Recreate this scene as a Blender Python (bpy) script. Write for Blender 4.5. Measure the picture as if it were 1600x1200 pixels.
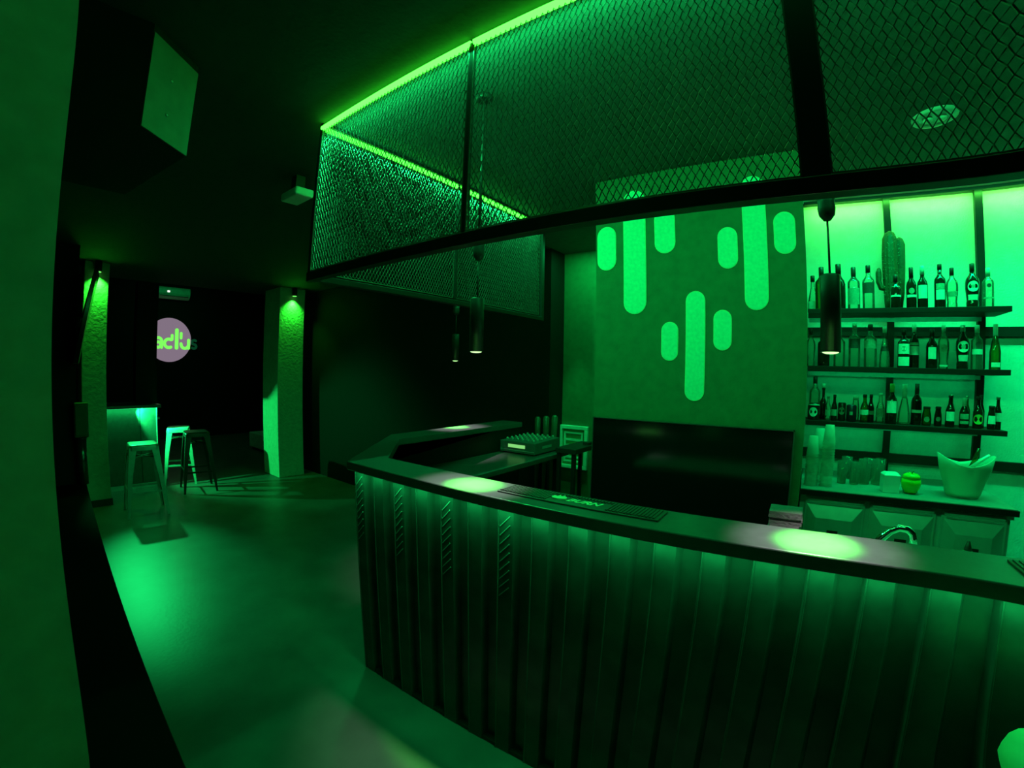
import bpy, math, random
from mathutils import Vector, Matrix
random.seed(7)
sc = bpy.context.scene
for o in list(bpy.data.objects): bpy.data.objects.remove(o)
COL = sc.collection
PI = math.pi

# ------------------------------------------------------------------ camera (wide action-camera lens)
CAM = (1.8049, -1.2383, 1.58995)
YAW, PITCH, ROLL = 0.620669, -0.028296, 0.020894
cd = bpy.data.cameras.new('camera'); cam = bpy.data.objects.new('camera', cd); COL.objects.link(cam)
f = Vector((-math.sin(YAW)*math.cos(PITCH), math.cos(YAW)*math.cos(PITCH), math.sin(PITCH)))
r = Vector((math.cos(YAW), math.sin(YAW), 0)); u = r.cross(f)
r2 = math.cos(ROLL)*r + math.sin(ROLL)*u; u2 = -math.sin(ROLL)*r + math.cos(ROLL)*u
m = Matrix((r2, u2, -f)).transposed().to_4x4(); m.translation = Vector(CAM); cam.matrix_world = m
cd.type = 'PANO'; cd.sensor_fit = 'HORIZONTAL'; cd.sensor_width = 36.0; cd.sensor_height = 27.0; cd.lens = 16.2
cd.clip_start = 0.02; cd.clip_end = 200
s_ = 1600/36/1000
K = (1.3885502*s_, 0.0045271*s_**2, -0.0922631*s_**3, -0.2097134*s_**4)
for holder in (cd, getattr(cd, 'cycles', None)):
    try:
        holder.panorama_type = 'FISHEYE_LENS_POLYNOMIAL'; holder.fisheye_fov = PI
        holder.fisheye_polynomial_k0 = 0.0
        holder.fisheye_polynomial_k1 = -K[0]; holder.fisheye_polynomial_k2 = -K[1]
        holder.fisheye_polynomial_k3 = -K[2]; holder.fisheye_polynomial_k4 = -K[3]
    except Exception: pass
sc.camera = cam
# ------------------------------------------------------------------ world and exposure
w = bpy.data.worlds.new('world'); sc.world = w; w.use_nodes = True
w.node_tree.nodes['Background'].inputs[0].default_value = (0.0, 0.02, 0.006, 1)
w.node_tree.nodes['Background'].inputs[1].default_value = 0.2
sc.view_settings.view_transform = 'Standard'; sc.view_settings.look = 'None'
sc.view_settings.exposure = 0.0; sc.view_settings.gamma = 1.0; sc.view_settings.use_curve_mapping = False

# ------------------------------------------------------------------ lights (fittings of the club, plus a few added fill lights)
GREEN = (0.01, 1.0, 0.20); LIME = (0.10, 1.0, 0.07)
def area(name, loc, target, sx, sy, power, color, spread=PI):
    d = bpy.data.lights.new(name, 'AREA'); d.shape = 'RECTANGLE'; d.size = sx; d.size_y = sy
    d.energy = power; d.color = color; d.spread = spread
    o = bpy.data.objects.new(name, d); COL.objects.link(o); o.location = loc
    dr = (Vector(target)-Vector(loc)).normalized()
    z = -dr; x = Vector((1,0,0)) if abs(dr.x) < 0.9 else Vector((0,1,0))
    x = (x - x.dot(z)*z).normalized(); y = z.cross(x)
    mm = Matrix((x, y, z)).transposed().to_4x4(); mm.translation = Vector(loc); o.matrix_world = mm
    return o
def area_y(name, loc, target, sy, sx, power, color, spread=PI):   # long side along world Y
    o = area(name, loc, target, sx, sy, power, color, spread)
    dr = (Vector(target)-Vector(loc)).normalized(); z = -dr
    y = Vector((0,1,0)); y = (y - y.dot(z)*z).normalized(); x = y.cross(z)
    mm = Matrix((x, y, z)).transposed().to_4x4(); mm.translation = Vector(loc); o.matrix_world = mm
    return o
def spot(name, loc, target, power, color, angle, blend, radius=0.02):
    d = bpy.data.lights.new(name, 'SPOT'); d.energy = power; d.color = color
    d.spot_size = math.radians(angle); d.spot_blend = blend; d.shadow_soft_size = radius
    o = bpy.data.objects.new(name, d); COL.objects.link(o); o.location = loc
    o.rotation_euler = (Vector(target)-Vector(loc)).to_track_quat('-Z', 'Y').to_euler()
    return o
# alcove strip behind the bottle shelves
area('alcove_led_light', (3.05, 2.205, 2.795), (3.05, 2.30, 2.68), 2.4, 0.02, 10.5, LIME)
area('alcove_led_wash', (3.05, 1.78, 2.92), (3.05, 2.02, 1.6), 2.4, 0.06, 20.0, (0.0, 1.0, 0.23))
area('alcove_low_fill', (3.05, 1.66, 2.95), (3.05, 2.30, 0.9), 2.4, 0.06, 16.0, (0.0, 1.0, 0.23), math.radians(75))  # added fill to brighten the lower alcove wall and counter
for k_, z_ in enumerate((2.0, 1.638, 1.291)): area('shelf_strip_light', (2.35, 2.06, z_), (2.35, 2.20, z_-0.3), 1.05, 0.015, 0.55, (0.0, 1.0, 0.22))
spot('panel_fill_spot', (-0.10, 2.15, 2.70), (-0.20, 2.60, 0.92), 60.0, GREEN, 22, 0.8, 0.02)  # added spot that brightens the framed panel, no fitting built
area('recess_fill_light', (0.20, 2.30, 2.70), (0.20, 2.45, 1.2), 0.8, 0.04, 9.0, GREEN)  # added fill to lift the dark recess
# canopy tubes
area('canopy_front_tube_light', (1.40, -0.19, 2.68), (1.40, 0.90, 2.15), 2.85, 0.03, 22.0, GREEN)
area('canopy_front_tube_light', (1.40, -0.235, 2.68), (1.40, -1.2, 0.8), 2.85, 0.03, 3.5, GREEN)
area_y('canopy_side_tube_light', (-0.015, 0.70, 2.685), (0.10, 0.70, 2.0), 1.75, 0.02, 20.0, GREEN)
area_y('canopy_side_tube_light', (-0.06, 0.70, 2.68), (-0.8, 0.70, 1.4), 1.75, 0.03, 1.2, GREEN)
# strip under the edge of the bar top
area('bar_edge_strip_light', (1.62, 0.016, 1.102), (1.62, 0.045, 0.9), 3.3, 0.010, 9.0, GREEN)
for p0_, p1_, pw_ in (((-0.045, 0.035), (-0.575, 0.735), 4.0), ((-0.615, 0.78), (-0.635, 2.0), 2.0)):
    a_ = Vector((*p0_, 1.103)); b_ = Vector((*p1_, 1.103)); x_ = (b_-a_).normalized(); out_ = Vector((x_.y, -x_.x, 0))
    if out_.x > 0: out_ = -out_
    z_ = -(Vector((0, 0, -1)) + 0.5*out_).normalized(); y_ = z_.cross(x_)
    o_ = area('bar_edge_strip_light', (0, 0, 0), (0, 0, -1), (b_-a_).length, 0.01, pw_, GREEN)
    mm_ = Matrix((x_, y_, z_)).transposed().to_4x4(); mm_.translation = (a_+b_)/2; o_.matrix_world = mm_
# green stage spot shining from the small bar across the floor
spot('floor_stage_spot', (-5.75, -0.10, 2.45), (-2.2, -0.32, 0), 480.0, GREEN, 23, 1.0, 0.05)
# small bar strip
def point(name, loc, power, color, radius=0.01):
    d = bpy.data.lights.new(name, 'POINT'); d.energy = power; d.color = color; d.shadow_soft_size = radius
    o = bpy.data.objects.new(name, d); COL.objects.link(o); o.location = loc; return o
spot('small_bar_lamp', (-4.895, -0.10, 1.03), (-4.60, 1.75, 0.35), 150.0, GREEN, 100, 0.5, 0.008)
area_y('small_bar_strip_light', (-4.895, -0.15, 1.038), (-4.96, -0.15, 0.7), 0.8, 0.01, 2.5, GREEN)
area('far_room_fill_light', (-8.0, 1.4, 3.42), (-8.6, 1.4, 0), 1.0, 0.6, 5.0, GREEN)  # added dim fill so the air conditioner shows

# ------------------------------------------------------------------ materials
MATS = {}
def mat(name, col, rough=0.6, metal=0.0, var=0.12, scale=18.0, bump=0.0, bscale=60.0, spec=0.5, trans=0.0, coat=0.0):
    if name in MATS: return MATS[name]
    M = bpy.data.materials.new(name); M.use_nodes = True; nt = M.node_tree; b = nt.nodes['Principled BSDF']
    tc = nt.nodes.new('ShaderNodeTexCoord'); n = nt.nodes.new('ShaderNodeTexNoise')
    n.inputs['Scale'].default_value = scale; n.inputs['Detail'].default_value = 4
    nt.links.new(tc.outputs['Object'], n.inputs['Vector'])
    cr = nt.nodes.new('ShaderNodeValToRGB')
    cr.color_ramp.elements[0].position = 0.3; cr.color_ramp.elements[1].position = 0.7
    cr.color_ramp.elements[0].color = tuple(max(0, c*(1-var)) for c in col) + (1,)
    cr.color_ramp.elements[1].color = tuple(min(1, c*(1+var)) for c in col) + (1,)
    nt.links.new(n.outputs['Fac'], cr.inputs['Fac']); nt.links.new(cr.outputs['Color'], b.inputs['Base Color'])
    b.inputs['Roughness'].default_value = rough; b.inputs['Metallic'].default_value = metal
    b.inputs['Specular IOR Level'].default_value = spec
    b.inputs['Transmission Weight'].default_value = trans; b.inputs['Coat Weight'].default_value = coat
    if bump:
        n2 = nt.nodes.new('ShaderNodeTexNoise'); n2.inputs['Scale'].default_value = bscale; n2.inputs['Detail'].default_value = 6
        nt.links.new(tc.outputs['Object'], n2.inputs['Vector'])
        bp = nt.nodes.new('ShaderNodeBump'); bp.inputs['Strength'].default_value = bump; bp.inputs['Distance'].default_value = 0.01
        nt.links.new(n2.outputs['Fac'], bp.inputs['Height']); nt.links.new(bp.outputs['Normal'], b.inputs['Normal'])
    MATS[name] = M; return M
def emis(name, col, strength=1.0):
    if name in MATS: return MATS[name]
    M = bpy.data.materials.new(name); M.use_nodes = True; nt = M.node_tree; nt.nodes.clear()
    e = nt.nodes.new('ShaderNodeEmission'); e.inputs[0].default_value = (*col, 1); e.inputs[1].default_value = strength
    o = nt.nodes.new('ShaderNodeOutputMaterial'); nt.links.new(e.outputs[0], o.inputs[0]); MATS[name] = M; return M
def clear(name, tint, gloss=0.12, body=0.0, bodycol=(1, 1, 1)):
    if name in MATS: return MATS[name]
    M = bpy.data.materials.new(name); M.use_nodes = True; nt = M.node_tree; nt.nodes.clear()
    t = nt.nodes.new('ShaderNodeBsdfTransparent'); t.inputs[0].default_value = (*tint, 1)
    g = nt.nodes.new('ShaderNodeBsdfGlossy'); g.inputs['Roughness'].default_value = 0.06
    fr = nt.nodes.new('ShaderNodeFresnel'); fr.inputs['IOR'].default_value = 1.5
    mx = nt.nodes.new('ShaderNodeMixShader'); nt.links.new(fr.outputs[0], mx.inputs[0])
    nt.links.new(t.outputs[0], mx.inputs[1]); nt.links.new(g.outputs[0], mx.inputs[2])
    d = nt.nodes.new('ShaderNodeBsdfDiffuse'); d.inputs[0].default_value = (*bodycol, 1)
    m2 = nt.nodes.new('ShaderNodeMixShader'); m2.inputs[0].default_value = body
    nt.links.new(mx.outputs[0], m2.inputs[1]); nt.links.new(d.outputs[0], m2.inputs[2])
    o = nt.nodes.new('ShaderNodeOutputMaterial'); nt.links.new(m2.outputs[0], o.inputs[0]); MATS[name] = M; return M

BLACKWALL = mat('black_wall_paint', (0.006, 0.0065, 0.006), 0.75, bump=0.15, spec=0.25)
CEIL = mat('black_ceiling_paint', (0.035, 0.04, 0.038), 0.8, bump=0.2)
FLOOR = mat('dark_resin_floor', (0.10, 0.105, 0.10), 0.42, var=0.25, scale=3.0, bump=0.08, bscale=40)
GREENWALL = mat('green_wall_paint', (0.03, 0.15, 0.07), 0.75, bump=0.12, bscale=120)
LEFTWALL = mat('pale_pilaster_paint', (0.55, 0.62, 0.5), 0.8, bump=0.1)
PALEWALL = mat('pale_rough_plaster', (0.70, 0.74, 0.70), 0.8, var=0.06, bump=0.35, bscale=90)
COLUMN = mat('rough_column_plaster', (0.50, 0.55, 0.40), 0.85, var=0.1, bump=0.8, bscale=28)
PILL = mat('mint_pill_paint', (0.08, 0.90, 0.62), 0.7, var=0.08, scale=60)
PILLRIM = mat('lime_pill_rim', (0.35, 0.95, 0.45), 0.6)
COUNTER = mat('black_counter_laminate', (0.085, 0.088, 0.09), 0.30, var=0.1, scale=30, bump=0.02, bscale=200, spec=0.6)
BODY = mat('black_bar_body', (0.012, 0.012, 0.012), 0.6)
CORR = mat('dark_corrugated_steel', (0.085, 0.09, 0.085), 0.32, metal=0.6, var=0.25, scale=9, bump=0.05, bscale=25)
STEELBLK = mat('black_steel', (0.015, 0.015, 0.016), 0.45, metal=0.2)
MESHM = mat('expanded_metal', (0.22, 0.22, 0.21), 0.4, metal=0.35)
STAINLESS = mat('stainless_steel', (0.72, 0.74, 0.73), 0.3, metal=0.4, var=0.05)
CHROME = mat('chrome', (0.8, 0.8, 0.8), 0.06, metal=1.0, var=0.02)
BLKGLOSS = mat('black_gloss', (0.006, 0.006, 0.007), 0.12, var=0.05)
BLKPLAST = mat('black_plastic', (0.02, 0.02, 0.022), 0.45)
GREYPLAST = mat('grey_plastic', (0.16, 0.16, 0.165), 0.4)
WHITEPLAST = mat('white_plastic', (0.75, 0.77, 0.75), 0.4, var=0.04)
LEDMAT = emis('led_tube_glow', (0.28, 9.0, 0.22), 1.0)
LENS = emis('lamp_lens_glow', (0.85, 1.6, 0.6), 1.0)
CLEARG = clear('clear_glass', (0.82, 0.93, 0.85), body=0.10, bodycol=(0.6, 0.75, 0.6))
GREENG = clear('green_glass', (0.10, 0.45, 0.12), body=0.12, bodycol=(0.05, 0.2, 0.06))
DARKG = mat('dark_bottle_glass', (0.008, 0.012, 0.008), 0.08, var=0.1)
LABELW = mat('pale_paper_label', (0.75, 0.75, 0.68), 0.7, var=0.08, scale=80)
LABELM = mat('mid_paper_label', (0.28, 0.34, 0.26), 0.7, var=0.2, scale=80)
LABELD = mat('dark_paper_label', (0.03, 0.04, 0.035), 0.6, var=0.2, scale=80)
FROST = clear('frosted_cup_plastic', (0.8, 0.95, 0.85), body=0.45, bodycol=(0.75, 0.85, 0.75))
CACTUS = mat('cactus_skin', (0.018, 0.045, 0.012), 0.6, var=0.3, scale=25, bump=0.5, bscale=60)

# ------------------------------------------------------------------ mesh helpers
class MB:
    def __init__(s): s.v = []; s.f = []; s.sm = []
    def quad_faces(s, n0, faces, smooth=False):
        for q in faces: s.f.append(tuple(n0+i for i in q)); s.sm.append(smooth)
    def box(s, x0, x1, y0, y1, z0, z1):
        n = len(s.v)
        s.v += [(x0,y0,z0),(x1,y0,z0),(x1,y1,z0),(x0,y1,z0),(x0,y0,z1),(x1,y0,z1),(x1,y1,z1),(x0,y1,z1)]
        s.quad_faces(n, [(3,2,1,0),(4,5,6,7),(0,1,5,4),(1,2,6,5),(2,3,7,6),(3,0,4,7)]); return s
    def hexa(s, bottom, top):            # two quads (lists of 4 points)
        n = len(s.v); s.v += [tuple(p) for p in bottom] + [tuple(p) for p in top]
        s.quad_faces(n, [(3,2,1,0),(4,5,6,7),(0,1,5,4),(1,2,6,5),(2,3,7,6),(3,0,4,7)]); return s
    def prism(s, poly, z0, z1):          # counter-clockwise 2-D outline
        n = len(s.v); k = len(poly)
        s.v += [(x,y,z0) for x,y in poly] + [(x,y,z1) for x,y in poly]
        s.f.append(tuple(n+i for i in reversed(range(k)))); s.sm.append(False)
        s.f.append(tuple(n+k+i for i in range(k))); s.sm.append(False)
        for i in range(k):
            j = (i+1) % k; s.f.append((n+i, n+j, n+k+j, n+k+i)); s.sm.append(False)
        return s
    def lathe(s, prof, seg=20, c=(0,0,0), cap=True):    # prof: (r, z)
        n = len(s.v); k = len(prof)
        for r_, z_ in prof:
            for i in range(seg):
                a = 2*PI*i/seg; s.v.append((c[0]+r_*math.cos(a), c[1]+r_*math.sin(a), c[2]+z_))
        for j in range(k-1):
            for i in range(seg):
                i2 = (i+1) % seg
                s.f.append((n+j*seg+i, n+j*seg+i2, n+(j+1)*seg+i2, n+(j+1)*seg+i)); s.sm.append(True)
        if cap:
            s.f.append(tuple(n+i for i in reversed(range(seg)))); s.sm.append(False)
            s.f.append(tuple(n+(k-1)*seg+i for i in range(seg))); s.sm.append(False)
        return s
    def tube(s, pts, rad, seg=8, cap=True):
        pts = [Vector(p) for p in pts]; n = len(s.v); k = len(pts)
        rads = rad if isinstance(rad, (list, tuple)) else [rad]*k
        up = Vector((0,0,1)); prev = None
        for i, p in enumerate(pts):
            d = (pts[min(i+1,k-1)] - pts[max(i-1,0)]).normalized()
            if prev is None:
                a = up if abs(d.dot(up)) < 0.9 else Vector((1,0,0)); x = (a - a.dot(d)*d).normalized()
            else: x = (prev - prev.dot(d)*d).normalized()
            prev = x; y = d.cross(x)
            for q in range(seg):
                an = 2*PI*q/seg; s.v.append(tuple(p + rads[i]*(math.cos(an)*x + math.sin(an)*y)))
        for j in range(k-1):
            for q in range(seg):
                q2 = (q+1) % seg
                s.f.append((n+j*seg+q, n+j*seg+q2, n+(j+1)*seg+q2, n+(j+1)*seg+q)); s.sm.append(True)
        if cap:
            s.f.append(tuple(n+i for i in reversed(range(seg)))); s.sm.append(False)
            s.f.append(tuple(n+(k-1)*seg+i for i in range(seg))); s.sm.append(False)
        return s
    def bar(s, a, b, w_, h_):            # straight bar of rectangular section
        a = Vector(a); b = Vector(b); d = (b-a).normalized()
        up = Vector((0,0,1)) if abs(d.z) < 0.9 else Vector((0,1,0))
        x = d.cross(up).normalized()*w_/2; y = x.cross(d).normalized()*h_/2
        s.hexa([a-x-y, a+x-y, a+x+y, a-x+y], [b-x-y, b+x-y, b+x+y, b-x+y]); return s
    def patch(s, rad, z0, z1, a0, a1, seg=10, c=(0,0,0), rtop=None):   # curved label
        n = len(s.v); rtop = rtop or rad
        for i in range(seg+1):
            a = a0+(a1-a0)*i/seg
            s.v += [(c[0]+rad*math.cos(a), c[1]+rad*math.sin(a), c[2]+z0), (c[0]+rtop*math.cos(a), c[1]+rtop*math.sin(a), c[2]+z1)]
        for i in range(seg): s.f.append((n+2*i, n+2*i+2, n+2*i+3, n+2*i+1)); s.sm.append(True)
        return s
def link(o): COL.objects.link(o); return o
def obj(name, mb, material, parent=None, loc=(0,0,0), rz=0.0, bevel=0.0, kind=None, label=None, seg=2):
    me = bpy.data.meshes.new(name); me.from_pydata(mb.v, [], mb.f)
    me.polygons.foreach_set('use_smooth', mb.sm); me.materials.append(material); me.update()
    o = link(bpy.data.objects.new(name, me)); o.location = loc; o.rotation_euler.z = rz
    if parent: o.parent = parent
    if bevel:
        b = o.modifiers.new('bevel', 'BEVEL'); b.width = bevel; b.segments = seg; b.limit_method = 'ANGLE'; b.angle_limit = math.radians(40)
    if kind: o['kind'] = kind
    if label: o['label'] = label
    return o
def tag(o, label, cat, group=None):
    o['label'] = label; o['category'] = cat
    if group: o['group'] = group
    return o
def thing(name, label, cat, loc=(0,0,0), rz=0.0, group=None):
    o = link(bpy.data.objects.new(name, None)); o.location = loc; o.rotation_euler.z = rz; o.empty_display_size = 0.1
    return tag(o, label, cat, group)
def struct(name, mb, material, bevel=0.0):
    return obj(name, mb, material, kind='structure', bevel=bevel)
B = lambda *a: MB().box(*a)

# ------------------------------------------------------------------ room shell
ZC = 2.73
struct('floor', B(-9.2, 4.6, -3.2, 4.4, -0.10, 0.0), FLOOR)
ZA = 3.0
BARCEIL = mat('lit_ceiling_tone', (0.07, 0.12, 0.115), 0.8, bump=0.15)  # green light over the bar put into a lighter ceiling colour
struct('ceiling', MB().prism([(-5.3, -3.2), (4.6, -3.2), (4.6, -0.19), (-0.03, -0.19), (-0.03, 1.68), (-0.344, 1.68), (-0.344, 4.4), (-5.3, 4.4)], ZC, ZC+0.1), CEIL)
struct('ceiling_bar', MB().prism([(-0.344, 1.68), (-0.03, 1.68), (-0.03, -0.19), (4.6, -0.19), (4.6, 1.60), (1.807, 1.60), (1.807, 2.70), (-0.344, 2.70)], ZC, ZC+0.1), BARCEIL)
struct('ceiling_alcove', B(1.807, 4.6, 1.60, 2.40, ZA, ZA+0.1), BARCEIL)
struct('trim_6', B(1.807, 4.6, 1.55, 1.60, ZC+0.1, ZA+0.1), BARCEIL)
struct('ceiling_far', B(-9.2, -5.3, -3.2, 4.4, 3.45, 3.55), BLACKWALL)
struct('wall_bulkhead', B(-5.3, -5.2, -3.2, 4.4, ZC+0.1, 3.45), BLACKWALL)
struct('wall_far', B(-9.3, -9.2, -3.2, 4.4, 0, 3.55), BLACKWALL)
struct('wall_back', B(-5.2, -0.344, 2.35, 2.60, 0, ZC), BLACKWALL)
struct('wall_back_recess', B(-0.344, 1.80, 2.60, 2.70, 0, ZC), GREENWALL)
struct('wall_back_far', B(-9.2, -5.2, 4.3, 4.4, 0, 3.45), BLACKWALL)
struct('wall_right', B(4.5, 4.6, -3.2, 4.4, 0, ZC), BLACKWALL)
struct('wall_behind', B(-9.2, 4.5, -3.2, -3.1, 0, ZC), BLACKWALL)
struct('wall_pills', B(0.667, 1.807, 1.17, 2.60, 0, ZC), GREENWALL)
struct('wall_alcove', B(1.807, 4.5, 2.30, 2.40, 0, ZA), PALEWALL)
struct('wall_alcove_side', B(1.757, 1.807, 1.60, 2.40, ZC+0.1, ZA), GREENWALL)
struct('wall_alcove_right', B(4.5, 4.6, 1.55, 2.40, ZC+0.1, ZA), BLACKWALL)
struct('wall_left', B(0.80, 1.00, -2.2, -1.207, 0, ZC), LEFTWALL)
struct('wall_left_far', B(-9.2, 0.80, -1.32, -1.22, 0, ZC), BLACKWALL)
struct('trim_1', B(1.807, 4.5, 2.27, 2.30, 1.885, 1.945), STEELBLK)
struct('trim_2', B(1.807, 4.5, 2.27, 2.30, 1.05, 1.11), STEELBLK)
struct('trim_3', B(1.807, 4.5, 2.27, 2.30, 2.815, 2.835), STEELBLK)
struct('trim_4', B(-3.72, -3.58, -1.22, -0.83, 0, ZC), BLACKWALL)

# ------------------------------------------------------------------ low ledge along the left wall
t = thing('wall_ledge', 'long black ledge along the left wall, edge catching the light', 'ledge')
mb = MB().prism([(-3.58, -1.22), (0.78, -1.22), (0.78, -1.005), (-3.58, -0.775)], 0.40, 0.45)
obj('ledge_top', mb, mat('black_ledge', (0.004, 0.004, 0.004), 0.8, spec=0.03), t, bevel=0.004)
obj('ledge_front', MB().prism([(-3.58, -1.21), (0.78, -1.21), (0.78, -1.045), (-3.58, -0.815)], 0.0, 0.40), BODY, t)

# hanging box on the ceiling, top left
t = thing('ceiling_box', 'box hanging from the ceiling at top left, one side lit green', 'ceiling box')
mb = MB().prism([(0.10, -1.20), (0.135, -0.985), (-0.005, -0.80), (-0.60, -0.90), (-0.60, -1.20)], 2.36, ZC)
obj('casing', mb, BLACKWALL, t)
obj('lit_side_tone', MB().hexa([(0.135, -0.985, 2.362), (-0.005, -0.80, 2.362), (-0.001, -0.797, 2.362), (0.139, -0.982, 2.362)], [(0.135, -0.985, 2.70), (-0.005, -0.80, 2.70), (-0.001, -0.797, 2.70), (0.139, -0.982, 2.70)]), mat('ceiling_box_lit_tone', (0.15, 0.18, 0.13), 0.8), t)  # lit face imitated by a paler colour than the black casing
for zz in (2.45, 2.58): obj('bolt', MB().lathe([(0.006, 0), (0.008, 0.004), (0.006, 0.008)], 10, (0.075, -0.902, zz)), STAINLESS, t)
t = thing('emergency_light', 'small pale box fixed under the dark ceiling left of the canopy', 'emergency light', (-0.70, 0.03, 2.585))
obj('housing', B(-0.10, 0.10, -0.06, 0.06, 0, 0.05), WHITEPLAST, t, bevel=0.012)
obj('mount', B(-0.03, 0.03, -0.03, 0.03, 0.05, 0.145), BLKPLAST, t)

# ------------------------------------------------------------------ columns
def column(name, x0, x1, y0, y1, label, plinth):
    t = thing(name, label, 'column', ((x0+x1)/2, (y0+y1)/2, 0)); hx, hy = (x1-x0)/2, (y1-y0)/2
    obj('shaft', B(-hx, hx, -hy, hy, 0.0, ZC), COLUMN, t, bevel=0.008)
    if plinth: obj('plinth', B(-hx-0.012, hx+0.012, -hy-0.012, hy+0.012, 0, 0.08), BLKPLAST, t)
    return t
column('column', -4.70, -4.308, -0.72, -0.468, 'plastered column beside the tilted screen, standing on a black plinth', True)
column('column', -4.906, -4.396, 1.749, 2.159, 'plastered column by the pale bench with a glowing downlight at its top', False)
def downspot(x, y, tx, label):
    t = thing('column_downlight', label, 'downlight', (x, y, 2.60))
    obj('can', MB().lathe([(0.034, 0.012), (0.036, 0.02), (0.036, ZC-2.60)], 16), STEELBLK, t)
    obj('lens', MB().lathe([(0.001, 0.0), (0.030, 0.004), (0.030, 0.011)], 16), emis('column_lens_glow', (0.2, 1.2, 0.15)), t)
    spot('column_downlight_beam', (x+0.005, y, 2.585), (tx, y, 1.4), 34.0, (0.03, 1.0, 0.04), 110, 1.0, 0.02)
downspot(-4.308+0.055, -0.59, -4.308, 'small black downlight grazing the column beside the tilted screen')
downspot(-4.396+0.055, 1.954, -4.396, 'small black downlight grazing the column by the bench')

# ------------------------------------------------------------------ bar counter
bar = thing('bar_counter', 'long black bar with corrugated metal front and chamfered corner', 'bar counter')
X1 = 3.35
outline = [(-0.034, 0.0), (X1, 0.0), (X1, 0.205), (0.03, 0.205), (-0.41, 0.652), (-0.42, 2.04), (-0.63, 2.04), (-0.60, 0.74)]
obj('counter_top', MB().prism(outline, 1.108, 1.15), COUNTER, bar, bevel=0.004)
inner = [(0.0, 0.10), (X1, 0.10), (X1, 0.185), (0.02, 0.185), (-0.44, 0.64), (-0.44, 2.03), (-0.53, 2.03), (-0.53, 0.76)]
obj('bar_body', MB().prism(inner, 0.0, 1.108), BODY, bar)
def corrugated(p0, p1, n, nrm, ticks=()):
    p0 = Vector((*p0, 0)); p1 = Vector((*p1, 0)); d = p1-p0; nr = Vector((*nrm, 0)).normalized()
    prof = []
    for k in range(n):
        for uu, dp in ((0.0, 0.0), (0.02, 0.028), (0.035, 0.034), (0.055, 0.034), (0.07, 0.030), (0.50, 0.030), (0.60, 0.0), (0.99, 0.0)):
            prof.append((p0 + d*((k+uu)/n) + nr*(dp-0.030)))
    prof.append(p1 - nr*0.030)
    mb = MB(); n0 = 0
    for p in prof: mb.v += [(p.x, p.y, 0.0), (p.x, p.y, 1.107)]
    for i in range(len(prof)-1): mb.f.append((2*i, 2*i+2, 2*i+3, 2*i+1)); mb.sm.append(False)
    bk = len(mb.v)
    mb.v += [(p0.x-nr.x*0.045, p0.y-nr.y*0.045, 0), (p0.x-nr.x*0.045, p0.y-nr.y*0.045, 1.107), (p1.x-nr.x*0.045, p1.y-nr.y*0.045, 0), (p1.x-nr.x*0.045, p1.y-nr.y*0.045, 1.107)]
    mb.f.append((bk, bk+1, bk+3, bk+2)); mb.sm.append(False)
    sh = obj('corrugated_sheet', mb, CORR, bar)
    for k in ticks:
        tm = MB()
        for q in range(9):
            z0 = 1.075 - q*0.035
            a = p0 + d*((k+0.10)/n) + nr*0.0015; b = p0 + d*((k+0.40)/n) + nr*0.0015
            tm.bar((a.x, a.y, z0-0.045), (b.x, b.y, z0), 0.003, 0.003)
        obj('embossed_ridges', tm, mat('pale_ridge_steel', (0.35, 0.35, 0.33), 0.35, metal=0.5), sh, kind='stuff')  # ridges in a lighter steel than the sheet
    return sh
corrugated((-0.040, 0.05), (1.120, 0.05), 8, (0, -1), ticks=(0, 2, 4, 6))
corrugated((1.1202, 0.05), (2.285, 0.05), 8, (0, -1))
corrugated((2.2852, 0.05), (3.305, 0.05), 7, (0, -1))
corrugated((-0.545, 0.745), (-0.045, 0.058), 6, (-0.81, -0.59))
corrugated((-0.575, 2.05), (-0.548, 0.755), 9, (-1, 0))
obj('edge_light_strip', B(0.0, X1-0.02, 0.012, 0.020, 1.1055, 1.108), emis('edge_strip_glow', (0.12, 1.2, 0.2)), bar)
obj('kick_rail', B(0.03, X1, 0.052, 0.10, 0.0, 0.02), STEELBLK, bar)
# work surfaces behind the bar
t = thing('dj_worktop', 'lower grey worktop inside the bar carrying the mixer', 'worktop')
obj('board', B(-0.41, 0.01, 0.66, 2.10, 0.905, 0.94), mat('grey_worktop', (0.10, 0.10, 0.105), 0.30), t, bevel=0.003)
for yy in (0.75, 1.95): obj('leg', B(-0.05, -0.01, yy, yy+0.04, 0, 0.905), STEELBLK, t)
t = thing('sink_worktop', 'stainless sink worktop hidden behind the front bar top', 'worktop')
obj('board', B(0.75, X1, 0.19, 0.62, 0.97, 1.0), STAINLESS, t, bevel=0.003)
obj('cabinet', B(0.78, X1-0.03, 0.20, 0.58, 0.0, 0.97), BODY, t)

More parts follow.
